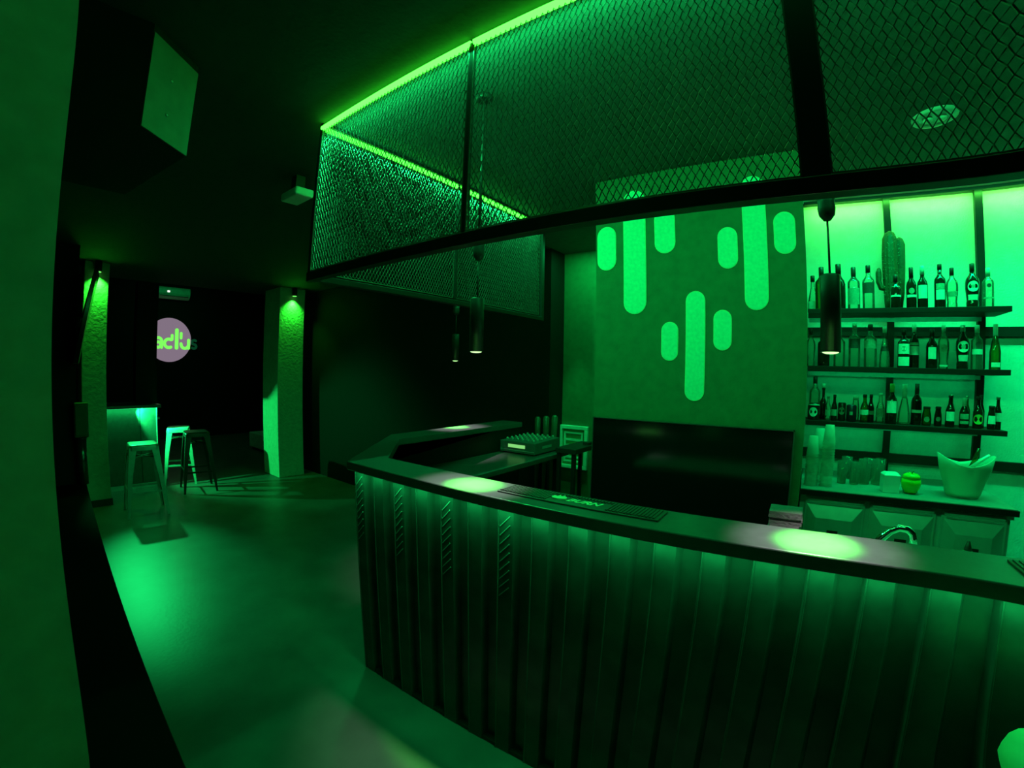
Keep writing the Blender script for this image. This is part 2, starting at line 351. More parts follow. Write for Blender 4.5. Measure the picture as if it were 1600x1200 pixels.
# ------------------------------------------------------------------ bar mats
def text_mesh(txt, size, shear=0.0):
    cu = bpy.data.curves.new('txt', 'FONT'); cu.body = txt; cu.size = size; cu.extrude = 0.0006; cu.shear = shear; cu.offset = 0.0012
    cu.align_x = 'LEFT'; cu.resolution_u = 3
    o = bpy.data.objects.new('txt', cu); COL.objects.link(o); bpy.context.view_layer.update()
    dg = bpy.context.evaluated_depsgraph_get(); me = bpy.data.meshes.new_from_object(o.evaluated_get(dg))
    bpy.data.objects.remove(o); bpy.data.curves.remove(cu); return me
MATRUB = mat('bar_mat_rubber', (0.05, 0.055, 0.05), 0.45)
def bar_mat(x0, x1, y0, y1, label, brand):
    t = thing('bar_mat', label, 'bar mat', (x0, y0, 1.15), 0.0)
    L, W = x1-x0, y1-y0
    obj('mat_base', B(0, L, 0, W, 0, 0.006), MATRUB, t, bevel=0.002)
    mb = MB(); n = int(L/0.0125)
    for i in range(n):
        xx = 0.008 + i*(L-0.016)/n
        if brand and 0.20 < xx < 0.42: mb.box(xx, xx+0.007, W-0.03, W-0.008, 0.006, 0.0095)
        else: mb.box(xx, xx+0.007, 0.008, W-0.008, 0.006, 0.0095)
    obj('ridges', mb, MATRUB, t, kind='stuff')
    if brand:
        lm = mat('mat_print', (0.75, 0.85, 0.55), 0.6)
        me = text_mesh('BURN', 0.046, 0.25); me.materials.append(lm)
        o = link(bpy.data.objects.new('lettering', me)); o.parent = t; o.location = (0.264, 0.034, 0.0068)
        fl = [(0.0, -0.016), (0.030, -0.020), (0.048, -0.008), (0.046, 0.006), (0.036, 0.018), (0.037, 0.006), (0.028, 0.030), (0.022, 0.012), (0.010, 0.026), (0.008, 0.006), (-0.006, 0.012), (-0.010, -0.004)]
        obj('flame_emblem', MB().prism(fl, 0.006, 0.0105), lm, t, loc=(0.212, 0.050, 0))
    return t
bar_mat(0.815, 1.415, 0.068, 0.180, 'ribbed rubber bar mat with flame emblem and lettering on the bar top', True)
bar_mat(2.33, 2.95, 0.045, 0.165, 'ribbed rubber bar mat cut off by the right picture edge', False)

# ------------------------------------------------------------------ canopy of expanded metal
can = thing('mesh_canopy', 'black framed expanded metal canopy hanging over the bar', 'canopy')
CX, CY, CE = -0.043, -0.208, 1.68
ZB, ZT, ZL = 1.971, 2.010, 2.706
obj('front_rail', B(CX-0.012, 2.95, CY-0.012, CY+0.028, ZB, ZT), STEELBLK, can, bevel=0.002)
obj('side_rail', B(CX-0.012, CX+0.028, CY+0.03, CE, ZB, ZT-0.012), STEELBLK, can, bevel=0.002)
obj('top_rail', B(CX-0.012, 2.95, CY+0.004, CY+0.024, ZL+0.008, ZC), STEELBLK, can)
obj('top_rail', B(CX+0.004, CX+0.024, CY+0.03, CE, ZL+0.008, ZC), STEELBLK, can)
obj('corner_post', B(CX-0.008, CX+0.008, CY-0.008, CY+0.008, ZT, ZC), STEELBLK, can)
obj('panel_post', B(0.868, 0.884, CY-0.006, CY+0.012, ZT, ZL), STEELBLK, can)
obj('panel_post', B(1.808, 1.866, CY-0.010, CY+0.02, ZT, ZC), STEELBLK, can)
obj('panel_post', B(2.80, 2.858, CY-0.010, CY+0.02, ZT, ZC), STEELBLK, can)
obj('panel_post', B(CX-0.006, CX+0.012, 0.735, 0.751, ZT, ZL), STEELBLK, can)
obj('end_post', B(CX-0.012, CX+0.022, CE, CE+0.03, ZB, ZC), STEELBLK, can)
FOLD = mat('bright_fold_edge', (0.45, 0.45, 0.42), 0.3, metal=0.8)
def expanded(u0, u1, z0, z1, axis, plane):
    cw, ch = 0.0200, 0.036; nu = max(1, int(round((u1-u0)/cw))); nv = max(1, int(round((z1-z0)/ch)))
    cw = (u1-u0)/nu; ch = (z1-z0)/nv; V = []; F = []
    hw, th = 0.0010, 0.0014
    def seg(a, b, sgn):
        n = len(V); du, dz = b[0]-a[0], b[1]-a[1]; l = math.hypot(du, dz); nx, nz = -dz/l*hw, du/l*hw
        for (uu, zz), tt in ((a, -sgn), (b, sgn)):
            for s1 in (-1, 1):
                for dp in (-th, th):
                    V.append((uu+s1*nx, dp + tt*0.0022, zz+s1*nz))
        for q in ((0,1,5,4),(2,6,7,3),(0,4,6,2),(1,3,7,5)): F.append(tuple(n+i for i in q))
    for i in range(nu):
        for j in range(nv):
            a0 = (u0+i*cw, z0+(j+0.5)*ch); a1 = (u0+(i+0.5)*cw, z0+j*ch); a2 = (u0+(i+1)*cw, z0+(j+0.5)*ch); a3 = (u0+(i+0.5)*cw, z0+(j+1)*ch)
            seg(a0, a1, 1); seg(a1, a2, 1); seg(a0, a3, -1); seg(a3, a2, -1)
    if axis == 'x': V = [(a, plane+b, c) for a, b, c in V]
    else: V = [(plane+b, a, c) for a, b, c in V]
    me = bpy.data.meshes.new('mesh_panel'); me.from_pydata(V, [], F); me.materials.append(MESHM)
    o = link(bpy.data.objects.new('mesh_panel', me)); o.parent = can; o['kind'] = 'stuff'
    fr = MB()
    def P(uu, zz): return (uu, plane-0.004, zz) if axis == 'x' else (plane-0.004, uu, zz)
    for a, b in (((u0, z0), (u1, z0)), ((u0, z0), (u0, z1)), ((u1, z0), (u1, z1))): fr.bar(P(*a), P(*b), 0.004, 0.004)
    obj('panel_edge', fr, FOLD, can)
expanded(CX+0.010, 0.866, ZT+0.004, ZL-0.012, 'x', CY)
expanded(0.886, 1.806, ZT+0.004, ZL-0.012, 'x', CY)
expanded(1.868, 2.798, ZT+0.004, ZL-0.012, 'x', CY)
expanded(CY+0.012, 0.733, ZT+0.004, ZL-0.012, 'y', CX)
expanded(0.753, CE-0.004, ZT+0.004, ZL-0.012, 'y', CX)
for a, b in (((CX, CY, ZL), (0.868, CY, ZL)), ((0.884, CY, ZL), (1.80, CY, ZL)), ((1.87, CY, ZL), (2.80, CY, ZL)),
             ((CX, CY, ZL), (CX, 0.735, ZL)), ((CX, 0.765, ZL), (CX, CE-0.01, ZL))):
    obj('led_tube', MB().tube([a, b], 0.013, 12), LEDMAT, can)

# recessed ceiling downlight above the bar
t = thing('recessed_downlight', 'round pale recessed downlight in the ceiling behind the mesh', 'downlight', (2.375, 1.03, ZC-0.012))
obj('trim_ring', MB().lathe([(0.060, 0.006), (0.064, 0.0), (0.085, 0.002), (0.088, 0.011)], 24, cap=False), WHITEPLAST, t)
obj('reflector', MB().lathe([(0.001, 0.009), (0.062, 0.006)], 24, cap=False), STAINLESS, t)
for sx in (-0.026, 0.026): obj('bulb', MB().lathe([(0.002, -0.010), (0.018, -0.007), (0.020, 0.0), (0.018, 0.008)], 14, (sx, 0, 0)), WHITEPLAST, t)

# ------------------------------------------------------------------ pendant lamps
def pendant(x, y, label, cone=58):
    t = thing('pendant_lamp', label, 'pendant lamp', (x, y, 1.66), group=None)
    obj('cylinder_shade', MB().lathe([(0.024, 0.004), (0.0268, 0.0), (0.0268, 0.200), (0.024, 0.204), (0.004, 0.206)], 24, cap=False), STEELBLK, t)
    obj('lens', MB().lathe([(0.0005, -0.005), (0.012, -0.0042), (0.020, -0.002), (0.0238, 0.004)], 20, cap=False), LENS, t)
    obj('cord', MB().tube([(0, 0, 0.204), (0, 0, 0.36)], 0.003, 8), BLKPLAST, t)
    obj('joint_cap', MB().lathe([(0.004, 0.350), (0.010, 0.352), (0.021, 0.366), (0.024, 0.385), (0.022, 0.40), (0.025, 0.42), (0.010, 0.424)], 20), BLKPLAST, t)
    obj('hanging_rod', MB().tube([(0, 0, 0.42), (0, 0, ZC-1.66-0.02)], 0.006, 8), BLKPLAST, t)
    obj('ceiling_rose', MB().lathe([(0.03, ZC-1.66-0.025), (0.035, ZC-1.66-0.02), (0.035, ZC-1.66)], 20), BLKPLAST, t)
    spot('pendant_lamp_beam', (x, y, 1.650), (x, y, 0), 420.0, (0.11, 1.0, 0.09), 30, 1.0, 0.02)
    spot('pendant_lamp_halo', (x, y, 1.650), (x, y, 0), 24.0, (1.0, 0.93, 0.97), cone, 0.7, 0.02)
pendant(1.866, 0.10, 'black cylinder pendant lamp with bright lens in front of the bottle shelves')
pendant(0.68, 0.097, 'black cylinder pendant lamp over the bar left of the green wall')
pendant(-0.60, 1.37, 'smaller looking black cylinder pendant lamp over the back leg of the bar', 68)

# ------------------------------------------------------------------ painted cactus emblems on the green wall
def pill(parent, x, z0, z1, wd):
    def poly(wd_, za, zb):
        r_ = wd_/2; P = []
        for i in range(13): a = PI*i/12; P.append((x+r_*math.cos(a), zb-r_+r_*math.sin(a)))
        for i in range(13): a = PI+PI*i/12; P.append((x+r_*math.cos(a), za+r_+r_*math.sin(a)))
        return P
    def slab(P, y0, y1):
        mb = MB(); k = len(P); mb.v = [(a, y0, b) for a, b in P] + [(a, y1, b) for a, b in P]
        mb.f.append(tuple(range(k))); mb.sm.append(False)
        for i in range(k): j = (i+1) % k; mb.f.append((i, k+i, k+j, j)); mb.sm.append(False)
        return mb
    rim = obj('pill_rim', slab(poly(wd, z0, z1), 1.166, 1.1699), PILLRIM, parent)
    obj('pill_face', slab(poly(wd-0.008, z0+0.004, z1-0.004), 1.1645, 1.1675), PILL, rim)
for lab, pills in (('mint cactus emblem of three bars, upper left on the green wall', ((0.736, 2.178, 2.439, 0.118), (0.907, 1.918, 2.636, 0.134), (1.084, 2.246, 2.50, 0.118))),
                   ('mint cactus emblem of three bars, upper right on the green wall', ((1.422, 2.138, 2.358, 0.104), (1.563, 1.920, 2.62, 0.120), (1.710, 2.196, 2.412, 0.107))),
                   ('mint cactus emblem of three bars, lower middle of the green wall', ((1.107, 1.663, 1.871, 0.094), (1.247, 1.456, 2.03, 0.105), (1.389, 1.719, 1.927, 0.095)))):
    t = thing('cactus_emblem', lab, 'wall emblem')
    for p in pills: pill(t, *p)

# black screen against the green wall
t = thing('black_screen', 'large glossy black screen standing against the green wall', 'screen')
obj('panel', B(0.688, 1.757, 1.128, 1.165, 0.50, 1.337), BLKGLOSS, t, bevel=0.003)
fr = MB(); fr.box(0.682, 0.688, 1.124, 1.166, 0.50, 1.341); fr.box(0.682, 1.763, 1.124, 1.166, 1.337, 1.341); fr.box(1.757, 1.763, 1.124, 1.166, 0.5, 1.341)
obj('frame', fr, mat('screen_edge', (0.12, 0.12, 0.12), 0.3, metal=0.5), t)
obj('stand', B(0.75, 1.70, 1.12, 1.168, 0.0, 0.50), BODY, t)

# ------------------------------------------------------------------ DJ gear in the back corner of the bar
t = thing('dj_mixer', 'grey DJ mixer with knobs and lit white strip on the worktop', 'mixer', (-0.235, 1.89, 0.94))
obj('case', MB().hexa([(-0.165,-0.19,0.008),(0.165,-0.19,0.008),(0.165,0.19,0.008),(-0.165,0.19,0.008)], [(-0.165,-0.19,0.098),(0.165,-0.19,0.098),(0.165,0.19,0.108),(-0.165,0.19,0.108)]), GREYPLAST, t, bevel=0.005)
obj('name_strip', B(-0.085, 0.075, -0.1925, -0.189, 0.048, 0.074), emis('mixer_strip_glow', (0.22, 0.7, 0.18)), t)  # strip given a glow of its own
obj('front_groove', B(-0.16, 0.16, -0.1918, -0.189, 0.026, 0.031), STAINLESS, t)
obj('side_grip', B(0.164, 0.168, -0.08, 0.06, 0.045, 0.065), STAINLESS, t)
kn = MB().lathe([(0.009, 0), (0.008, 0.016), (0.003, 0.018)], 10); first = None
for i in range(6):
    for j in range(6):
        px, py = -0.125+i*0.05, -0.145+j*0.058
        if first is None: first = obj('knob', kn, STAINLESS if (i+j) % 3 == 0 else BLKPLAST, t, loc=(px, py, 0.101))
        else:
            o = first.copy(); link(o); o.parent = t; o.location = (px, py, 0.0995+0.01*(py+0.19)/0.38)
for sx in (-1, 1):
    for sy in (-1, 1): obj('foot', MB().lathe([(0.012, 0), (0.012, 0.01)], 10, (sx*0.14, sy*0.16, 0)), BLKPLAST, t)
t = thing('side_desk', 'narrow black desk behind the mixer in front of the framed panel', 'desk')
obj('desk_top', B(0.02, 0.20, 1.86, 2.30, 0.96, 1.0), BLKPLAST, t, bevel=0.004)
for px, py in ((0.04, 1.89), (0.17, 2.26), (0.04, 2.26), (0.17, 1.89)): obj('leg', B(px-0.014, px+0.014, py-0.014, py+0.014, 0, 0.96), STEELBLK, t)
obj('speaker_bracket', B(0.13, 0.18, 2.12, 2.20, 1.0, 1.02), BLKPLAST, t)
t = thing('framed_panel', 'bright green framed panel with nested frames on the recess wall', 'panel', (-0.205, 2.60, 0.885))
PG = mat('panel_mint', (0.7, 0.9, 0.8), 0.5)
def frame_rect(hw, hh, th_, y0, y1, cz=0.0):
    mb = MB(); mb.box(-hw, hw, y0, y1, cz+hh-th_, cz+hh); mb.box(-hw, hw, y0, y1, cz-hh, cz-hh+th_); mb.box(-hw, -hw+th_, y0, y1, cz-hh+th_, cz+hh-th_); mb.box(hw-th_, hw, y0, y1, cz-hh+th_, cz+hh-th_); return mb
obj('outer_frame', frame_rect(0.152, 0.205, 0.035, -0.03, 0), PG, t, bevel=0.004)
obj('back_board', B(-0.12, 0.12, -0.006, 0, -0.17, 0.17), mat('panel_green', (0.12, 0.35, 0.15), 0.6), t)
obj('inner_frame', frame_rect(0.100, 0.145, 0.018, -0.022, -0.006), PG, t, bevel=0.003)
for q in range(4): obj('slat', B(-0.08, 0.08, -0.018, -0.008, -0.105+q*0.055, -0.085+q*0.055), PG, t)
t = thing('slat_chair', 'dark chair with upright rounded back slats behind the mixer', 'chair', (-0.36, 2.205, 0))
WOOD = mat('dark_green_wood', (0.08, 0.12, 0.08), 0.25)
obj('seat', MB().lathe([(0.13, 0.43), (0.15, 0.45), (0.15, 0.475), (0.13, 0.485)], 20), WOOD, t)
for k in range(3):
    xx = -0.07+k*0.075
    obj('back_slat', MB().tube([(xx, 0.10, 0.475), (xx*1.1, 0.115, 0.9), (xx*1.2, 0.12, 1.16+0.012*k), (xx*1.2, 0.118, 1.178+0.012*k)], [0.016, 0.024, 0.028, 0.014], 12), WOOD, t)
for sx in (-1, 1):
    for sy in (-1, 1): obj('leg', MB().tube([(sx*0.09, sy*0.09, 0.44), (sx*0.13, sy*0.12, 0)], [0.016, 0.011], 8), WOOD, t)

# napkins, tap, squeezer behind the bar top
t = thing('napkin_stack', 'stack of greyish brown paper napkins behind the bar top', 'napkins', (1.772, 0.36, 1.0))
NAP = mat('brown_napkin_paper', (0.17, 0.13, 0.15), 0.9, bump=0.5, bscale=120)
for k in range(16):
    zz = k*0.0103; jx = random.uniform(-0.003, 0.003); wv = 0.052 - (0.004 if k in (6, 11) else 0)
    obj('napkin', MB().box(-wv+jx, wv+jx, -0.045+jx, 0.045+jx, zz, zz+0.0102), NAP, t)
t = thing('sink_tap', 'curved chrome tap rising behind the bar top', 'tap', (2.075, 0.50, 1.0))
pts = [(0, 0, 0), (0.0, 0, 0.03), (0.018, 0, 0.065), (0.042, 0, 0.092), (0.070, 0, 0.107), (0.096, 0, 0.105), (0.112, 0, 0.092), (0.117, 0, 0.075), (0.118, 0, 0.058)]
obj('spout', MB().tube(pts, [0.017, 0.016, 0.014, 0.013, 0.012, 0.012, 0.012, 0.0125, 0.013], 14), CHROME, t)
obj('base_ring', MB().lathe([(0.026, 0), (0.026, 0.008), (0.019, 0.014)], 18), CHROME, t)
obj('lever', MB().tube([(-0.015, 0, 0.03), (-0.05, 0.0, 0.05)], [0.007, 0.005], 8), CHROME, t)
obj('aerator', MB().lathe([(0.011, 0.048), (0.0125, 0.058)], 14, (0.118, 0, 0)), BLKPLAST, t)
t = thing('cone_squeezer', 'pale plastic cone bottle behind the bar top near the right end', 'squeeze bottle', (2.352, 0.50, 1.0))
obj('bottle', MB().lathe([(0.026, 0), (0.028, 0.01), (0.026, 0.045), (0.012, 0.062)], 18), clear('soft_green_plastic', (0.3, 0.6, 0.4), body=0.5, bodycol=(0.3, 0.6, 0.42)), t)
obj('nozzle', MB().lathe([(0.012, 0.062), (0.010, 0.07), (0.004, 0.092)], 12), BLKPLAST, t)

# ------------------------------------------------------------------ back counter with steel fridge doors
t = thing('back_bar_fridge', 'stainless back bar fridge with three embossed doors under the shelves', 'fridge')
obj('cabinet', B(1.815, 2.885, 1.66, 2.26, 0.05, 0.928), STAINLESS, t)
for x0, x1 in ((1.845, 2.18), (2.205, 2.545), (2.57, 2.87)):
    d_ = obj('door', B(x0, x1, 1.645, 1.66, 0.10, 0.912), STAINLESS, t, bevel=0.004)
    a, b, z0, z1 = x0+0.012, x1-0.012, 0.14, 0.905
    for k in range(2):
        zz = z1 - k*0.018
        obj('top_fold', MB().hexa([(a+k*0.012, 1.640, zz-0.014), (b-k*0.012, 1.640, zz-0.014), (b-k*0.012, 1.645, zz-0.014), (a+k*0.012, 1.645, zz-0.014)],
            [(a+k*0.012, 1.630, zz), (b-k*0.012, 1.630, zz), (b-k*0.012, 1.645, zz), (a+k*0.012, 1.645, zz)]), STAINLESS, d_, bevel=0.002)
    c0, c1, e0, e1 = a+0.055, b-0.055, z0+0.05, z1-0.105
    mb = MB(); mb.v = [(a, 1.645, z0), (b, 1.645, z0), (b, 1.645, z1-0.034), (a, 1.645, z1-0.034), (c0, 1.615, e0), (c1, 1.615, e0), (c1, 1.615, e1), (c0, 1.615, e1)]
    mb.quad_faces(0, [(0,1,5,4), (1,2,6,5), (2,3,7,6), (3,0,4,7), (4,5,6,7)])
    obj('pressed_panel', mb, STAINLESS, d_)
    obj('logo_plate', B((x0+x1)/2-0.03, (x0+x1)/2+0.03, 1.6115, 1.615, 0.70, 0.735), BLKPLAST, d_)
obj('hinge', B(2.855, 2.89, 1.630, 1.66, 0.905, 0.928), WHITEPLAST, t, bevel=0.004)
obj('foot_rail', B(1.83, 2.87, 1.68, 2.2, 0, 0.05), BLKPLAST, t)
t = thing('back_counter_top', 'dark edged back counter holding cups, glasses and the ice bucket', 'countertop')
obj('slab', B(1.812, 2.895, 1.61, 2.268, 0.935, 0.965), mat('back_counter_laminate', (0.22, 0.24, 0.23), 0.35), t, bevel=0.003)
obj('edge_band', B(1.812, 2.898, 1.602, 1.61, 0.930, 0.960), STEELBLK, t)
CT = 0.965
# cup stacks
def cup_stack(x, y, n, label):
    t = thing('cup_stack', label, 'cups', (x, y, CT))
    for k in range(n):
        z = k*0.017
        obj('cup', MB().lathe([(0.037, z+0.0), (0.038, z+0.002), (0.0345, z+0.016)] if k < n-1 else [(0.037, z), (0.034, z+0.02), (0.025, z+0.105), (0.001, z+0.106)], 18, cap=False), FROST, t)
cup_stack(1.865, 1.72, 12, 'leftmost stack of frosted plastic cups, beside the green wall')
cup_stack(1.905, 1.84, 14, 'frosted plastic cup stack standing behind the two others')
cup_stack(1.955, 1.74, 16, 'tallest stack of frosted plastic cups, next to the glasses')
def tumbler(name, x, y, r0, r1, h, label, mt=CLEARG, handle=False):
    t = thing(name, label, 'glass', (x, y, CT))
    obj('bowl', MB().lathe([(r0*0.9, 0.0), (r0, 0.004), (r1, h), (r1-0.003, h), (r0-0.004, 0.012), (0.001, 0.010)], 20, cap=False), mt, t)
    obj('base', MB().lathe([(r0*0.9, 0.0), (r0*0.92, 0.010)], 18), mt, t)
    if handle: obj('handle', MB().tube([(r1*0.95, 0, h*0.8), (r1+0.022, 0, h*0.75), (r1+0.022, 0, h*0.3), (r0, 0, h*0.22)], 0.005, 8), mt, t)
tumbler('drinking_glass', 2.052, 1.86, 0.026, 0.032, 0.135, 'clear straight glass right of the cup stacks')
tumbler('drinking_glass', 2.125, 1.86, 0.026, 0.032, 0.135, 'clear straight glass left of the pair of dark based tumblers')
tumbler('tumbler', 2.185, 1.90, 0.034, 0.038, 0.15, 'wide clear tumbler, left one of the pair by the white box')
tumbler('tumbler', 2.265, 1.92, 0.034, 0.038, 0.15, 'wide clear tumbler directly behind the white box')
for q, (gx, gy) in enumerate(((2.225, 2.03), (2.09, 2.03), (2.30, 2.06))):
    tumbler('upside_down_glass', gx, gy, 0.030, 0.034, 0.14, ('clear glass in the back row behind the two wide tumblers', 'clear glass in the back row behind the straight glasses', 'clear glass in the back row nearest the middle post')[q])
t = thing('white_box', 'small white napkin box between the tumblers and the apple jar', 'box', (2.31, 1.745, CT), 0.12)
obj('carton', B(-0.045, 0.045, -0.04, 0.04, 0, 0.100), WHITEPLAST, t, bevel=0.003)
obj('slot_lid', MB().hexa([(-0.045,-0.04,0.1),(0.045,-0.04,0.1),(0.045,0.04,0.1),(-0.045,0.04,0.1)], [(-0.030,-0.02,0.112),(0.036,-0.02,0.112),(0.036,0.03,0.112),(-0.030,0.03,0.112)]), WHITEPLAST, t)
t = thing('apple_jar', 'shiny green apple shaped jar on the back counter', 'jar', (2.425, 1.76, CT))
APP = mat('apple_green_gloss', (0.10, 0.55, 0.02), 0.12, var=0.1)
obj('body', MB().lathe([(0.018, 0.0), (0.035, 0.006), (0.048, 0.03), (0.054, 0.06), (0.050, 0.085)], 24), APP, t)
obj('lid', MB().lathe([(0.051, 0.086), (0.044, 0.104), (0.026, 0.114), (0.008, 0.110), (0.002, 0.106)], 24), APP, t)
obj('stalk', MB().tube([(0, 0, 0.105), (0.003, 0, 0.118), (0.010, 0, 0.126)], 0.003, 6), mat('stalk_brown', (0.10, 0.07, 0.03), 0.6), t)
t = thing('ice_bucket', 'large translucent ice bucket with dipping rim and tongs', 'ice bucket', (2.70, 1.80, CT))
mb = MB(); seg = 40; rows = [(0.0, 0.075), (0.02, 0.088), (0.08, 0.102), (0.14, 0.114), (0.20, 0.126), (1.0, 0.135)]
for j, (hz, rr) in enumerate(rows):
    for i in range(seg):
        a = 2*PI*i/seg; lift = 0.198 + 0.040*abs(math.cos(a))**2.2 - 0.020*(1-abs(math.cos(a)))
        z = hz if hz < 0.9 else lift
        if hz == 0.14: z = 0.12
        if hz == 0.20: z = 0.165
        el = 1.0 + 0.06*abs(math.cos(a))*(z/0.26)
        mb.v.append((rr*el*math.cos(a), rr*0.72*math.sin(a), z))
for j in range(len(rows)-1):
    for i in range(seg):
        i2 = (i+1) % seg; mb.f.append((j*seg+i, j*seg+i2, (j+1)*seg+i2, (j+1)*seg+i)); mb.sm.append(True)
mb.f.append(tuple(reversed(range(seg)))); mb.sm.append(False)
bk = obj('bucket', mb, clear('frosted_bucket_plastic', (0.7, 0.9, 0.75), body=0.6, bodycol=(0.62, 0.75, 0.62)), t)
sd = bk.modifiers.new('thick', 'SOLIDIFY'); sd.thickness = 0.004
obj('ice_tongs', MB().tube([(0.02, 0.0, 0.16), (0.085, 0.0, 0.215), (0.115, 0.0, 0.240)], [0.008, 0.011, 0.009], 8), STAINLESS, t)
obj('bottle_neck', MB().tube([(0.03, 0.03, 0.12), (0.058, 0.03, 0.21), (0.072, 0.03, 0.27)], [0.018, 0.013, 0.009], 10), GREENG, t)

# ------------------------------------------------------------------ bottle shelves
SZ = {1: 2.035, 2: 1.673, 3: 1.326}
SHB = mat('black_shelf_board', (0.008, 0.010, 0.009), 0.5, spec=0.25)
for k, z in SZ.items():
    t = thing('bottle_shelf', {1: 'top black bottle shelf with the cactus, in the lit alcove', 2: 'middle black bottle shelf in the lit alcove', 3: 'lowest black bottle shelf, just above the back counter'}[k], 'shelf', (0, 0, z))
    obj('shelf_board', B(1.812, 2.955, 1.985, 2.232, -0.032, 0), SHB, t, bevel=0.002)
    obj('back_rail', B(1.82, 2.88, 2.222, 2.230, -0.060, -0.034), mat('pale_rail', (0.4, 0.42, 0.4), 0.4, metal=0.4), t)
t = thing('shelf_frame', 'black upright frame carrying the bottle shelves on the pale alcove wall', 'shelf frame')
for px in (2.352, 2.885): obj('upright', B(px-0.021, px+0.021, 2.236, 2.268, CT, 2.81), SHB, t)
obj('top_bar', B(1.812, 4.4, 2.236, 2.268, 2.81, 2.832), SHB, t)
obj('alcove_led_strip', B(1.86, 4.3, 2.20, 2.21, 2.865, 2.875), emis('alcove_strip_glow', (0.3, 1.5, 0.3)), t)
# painted panel joints right of the rack stay on the wall trims

CAPD = mat('dark_cap', (0.015, 0.015, 0.015), 0.4); CAPL = mat('pale_cap', (0.6, 0.62, 0.55), 0.4); CAPM = mat('metal_cap', (0.5, 0.5, 0.45), 0.3, metal=0.8)
FRONT = -PI/2 - 0.12
def bottle_profile(kind, h, r_):
    if kind == 'wine':   return [(r_*0.92, 0), (r_, 0.006), (r_, h*0.56), (r_*0.86, h*0.64), (r_*0.48, h*0.72), (r_*0.38, h*0.78), (r_*0.38, h)]
    if kind == 'spirit': return [(r_*0.94, 0), (r_, 0.006), (r_, h*0.62), (r_*0.95, h*0.67), (r_*0.55, h*0.74), (r_*0.38, h*0.78), (r_*0.36, h)]
    if kind == 'round':  return [(r_*0.80, 0), (r_*0.84, 0.006), (r_*0.88, h*0.12), (r_*0.80, h*0.18), (r_, h*0.45), (r_, h*0.58), (r_*0.9, h*0.66), (r_*0.45, h*0.76), (r_*0.32, h*0.82), (r_*0.32, h)]
    if kind == 'cone':   return [(r_*0.95, 0), (r_, 0.008), (r_*0.92, h*0.3), (r_*0.62, h*0.52), (r_*0.40, h*0.68), (r_*0.34, h*0.85), (r_*0.36, h)]
    if kind == 'champ':  return [(r_*0.95, 0), (r_, 0.008), (r_*0.98, h*0.40), (r_*0.70, h*0.58), (r_*0.42, h*0.74), (r_*0.34, h*0.88), (r_*0.36, h)]
    if kind == 'beer':   return [(r_*0.92, 0), (r_, 0.005), (r_, h*0.52), (r_*0.8, h*0.62), (r_*0.48, h*0.74), (r_*0.40, h*0.96), (r_*0.44, h)]
    if kind == 'squat':  return [(r_*0.85, 0), (r_*0.95, 0.005), (r_, h*0.30), (r_*0.88, h*0.60), (r_*0.72, h*0.78), (r_*0.68, h*0.86), (r_*0.66, h)]
    if kind == 'can':    return [(r_*0.88, 0), (r_, 0.006), (r_, h*0.93), (r_*0.86, h*0.98), (r_*0.82, h)]
    if kind == 'flask':  return [(r_*0.7, 0), (r_*0.95, h*0.10), (r_, h*0.32), (r_*0.8, h*0.50), (r_*0.35, h*0.60), (r_*0.30, h*0.82), (r_*0.42, h*0.85), (r_*0.42, h)]
    return [(r_*0.95, 0), (r_, 0.005), (r_, h*0.80), (r_*0.95, h*0.9), (r_*0.7, h)]
def bottle(shelf, x, y, h, r_, kind, glass, label, cap=None, capf=0.16, labels=(), cat='bottle', name=None, rz=0.0):
    nm = name or {'wine': 'wine_bottle', 'beer': 'beer_bottle', 'can': 'drink_can', 'champ': 'champagne_bottle', 'squat': 'small_bottle', 'jar': 'storage_jar'}.get(kind, 'spirit_bottle')
    z = SZ[shelf] if shelf else CT
    t = thing(nm, label, cat, (x, y, z), rz, 'bottles on the shelf rack')
    r_ *= 1.07
    pr = bottle_profile(kind, h, r_)
    obj('body', MB().lathe(pr, 18), glass, t)
    if cap is not None:
        rc = pr[-1][0]+0.0016; hc = h*capf
        obj('cap', MB().lathe([(rc, h-hc), (rc, h+0.001), (rc*0.85, h+0.003)], 14), cap, t)
    def rad_at(zz):
        for (ra, za), (rb, zb) in zip(pr, pr[1:]):
            if za <= zz <= zb: return ra+(rb-ra)*(zz-za)/max(1e-6, zb-za)
        return r_
    for lb in labels:
        sh_, a, b, wd, mt = lb
        if sh_ == 'band':
            obj('label', MB().patch(rad_at(a*h)+0.001, a*h, b*h, FRONT-wd, FRONT+wd, 12, rtop=rad_at(b*h)+0.001), mt, t)
        else:                         # round label: curved disc
            zc = (a+b)/2*h; rr = (b-a)/2*h; R0 = max(rad_at(a*h), rad_at(zc), rad_at(b*h))+0.0012; mb = MB(); mb.v.append((R0*math.cos(FRONT), R0*math.sin(FRONT), zc))
            for i in range(24):
                an = 2*PI*i/24; th_ = FRONT + rr*math.cos(an)/R0*0.95; mb.v.append((R0*math.cos(th_), R0*math.sin(th_), zc+rr*math.sin(an)))
            for i in range(24): mb.f.append((0, 1+i, 1+(i+1) % 24)); mb.sm.append(True)
            obj('label', mb, mt, t)
    return t
W_, M_, D_ = LABELW, LABELM, LABELD
Y = 2.08
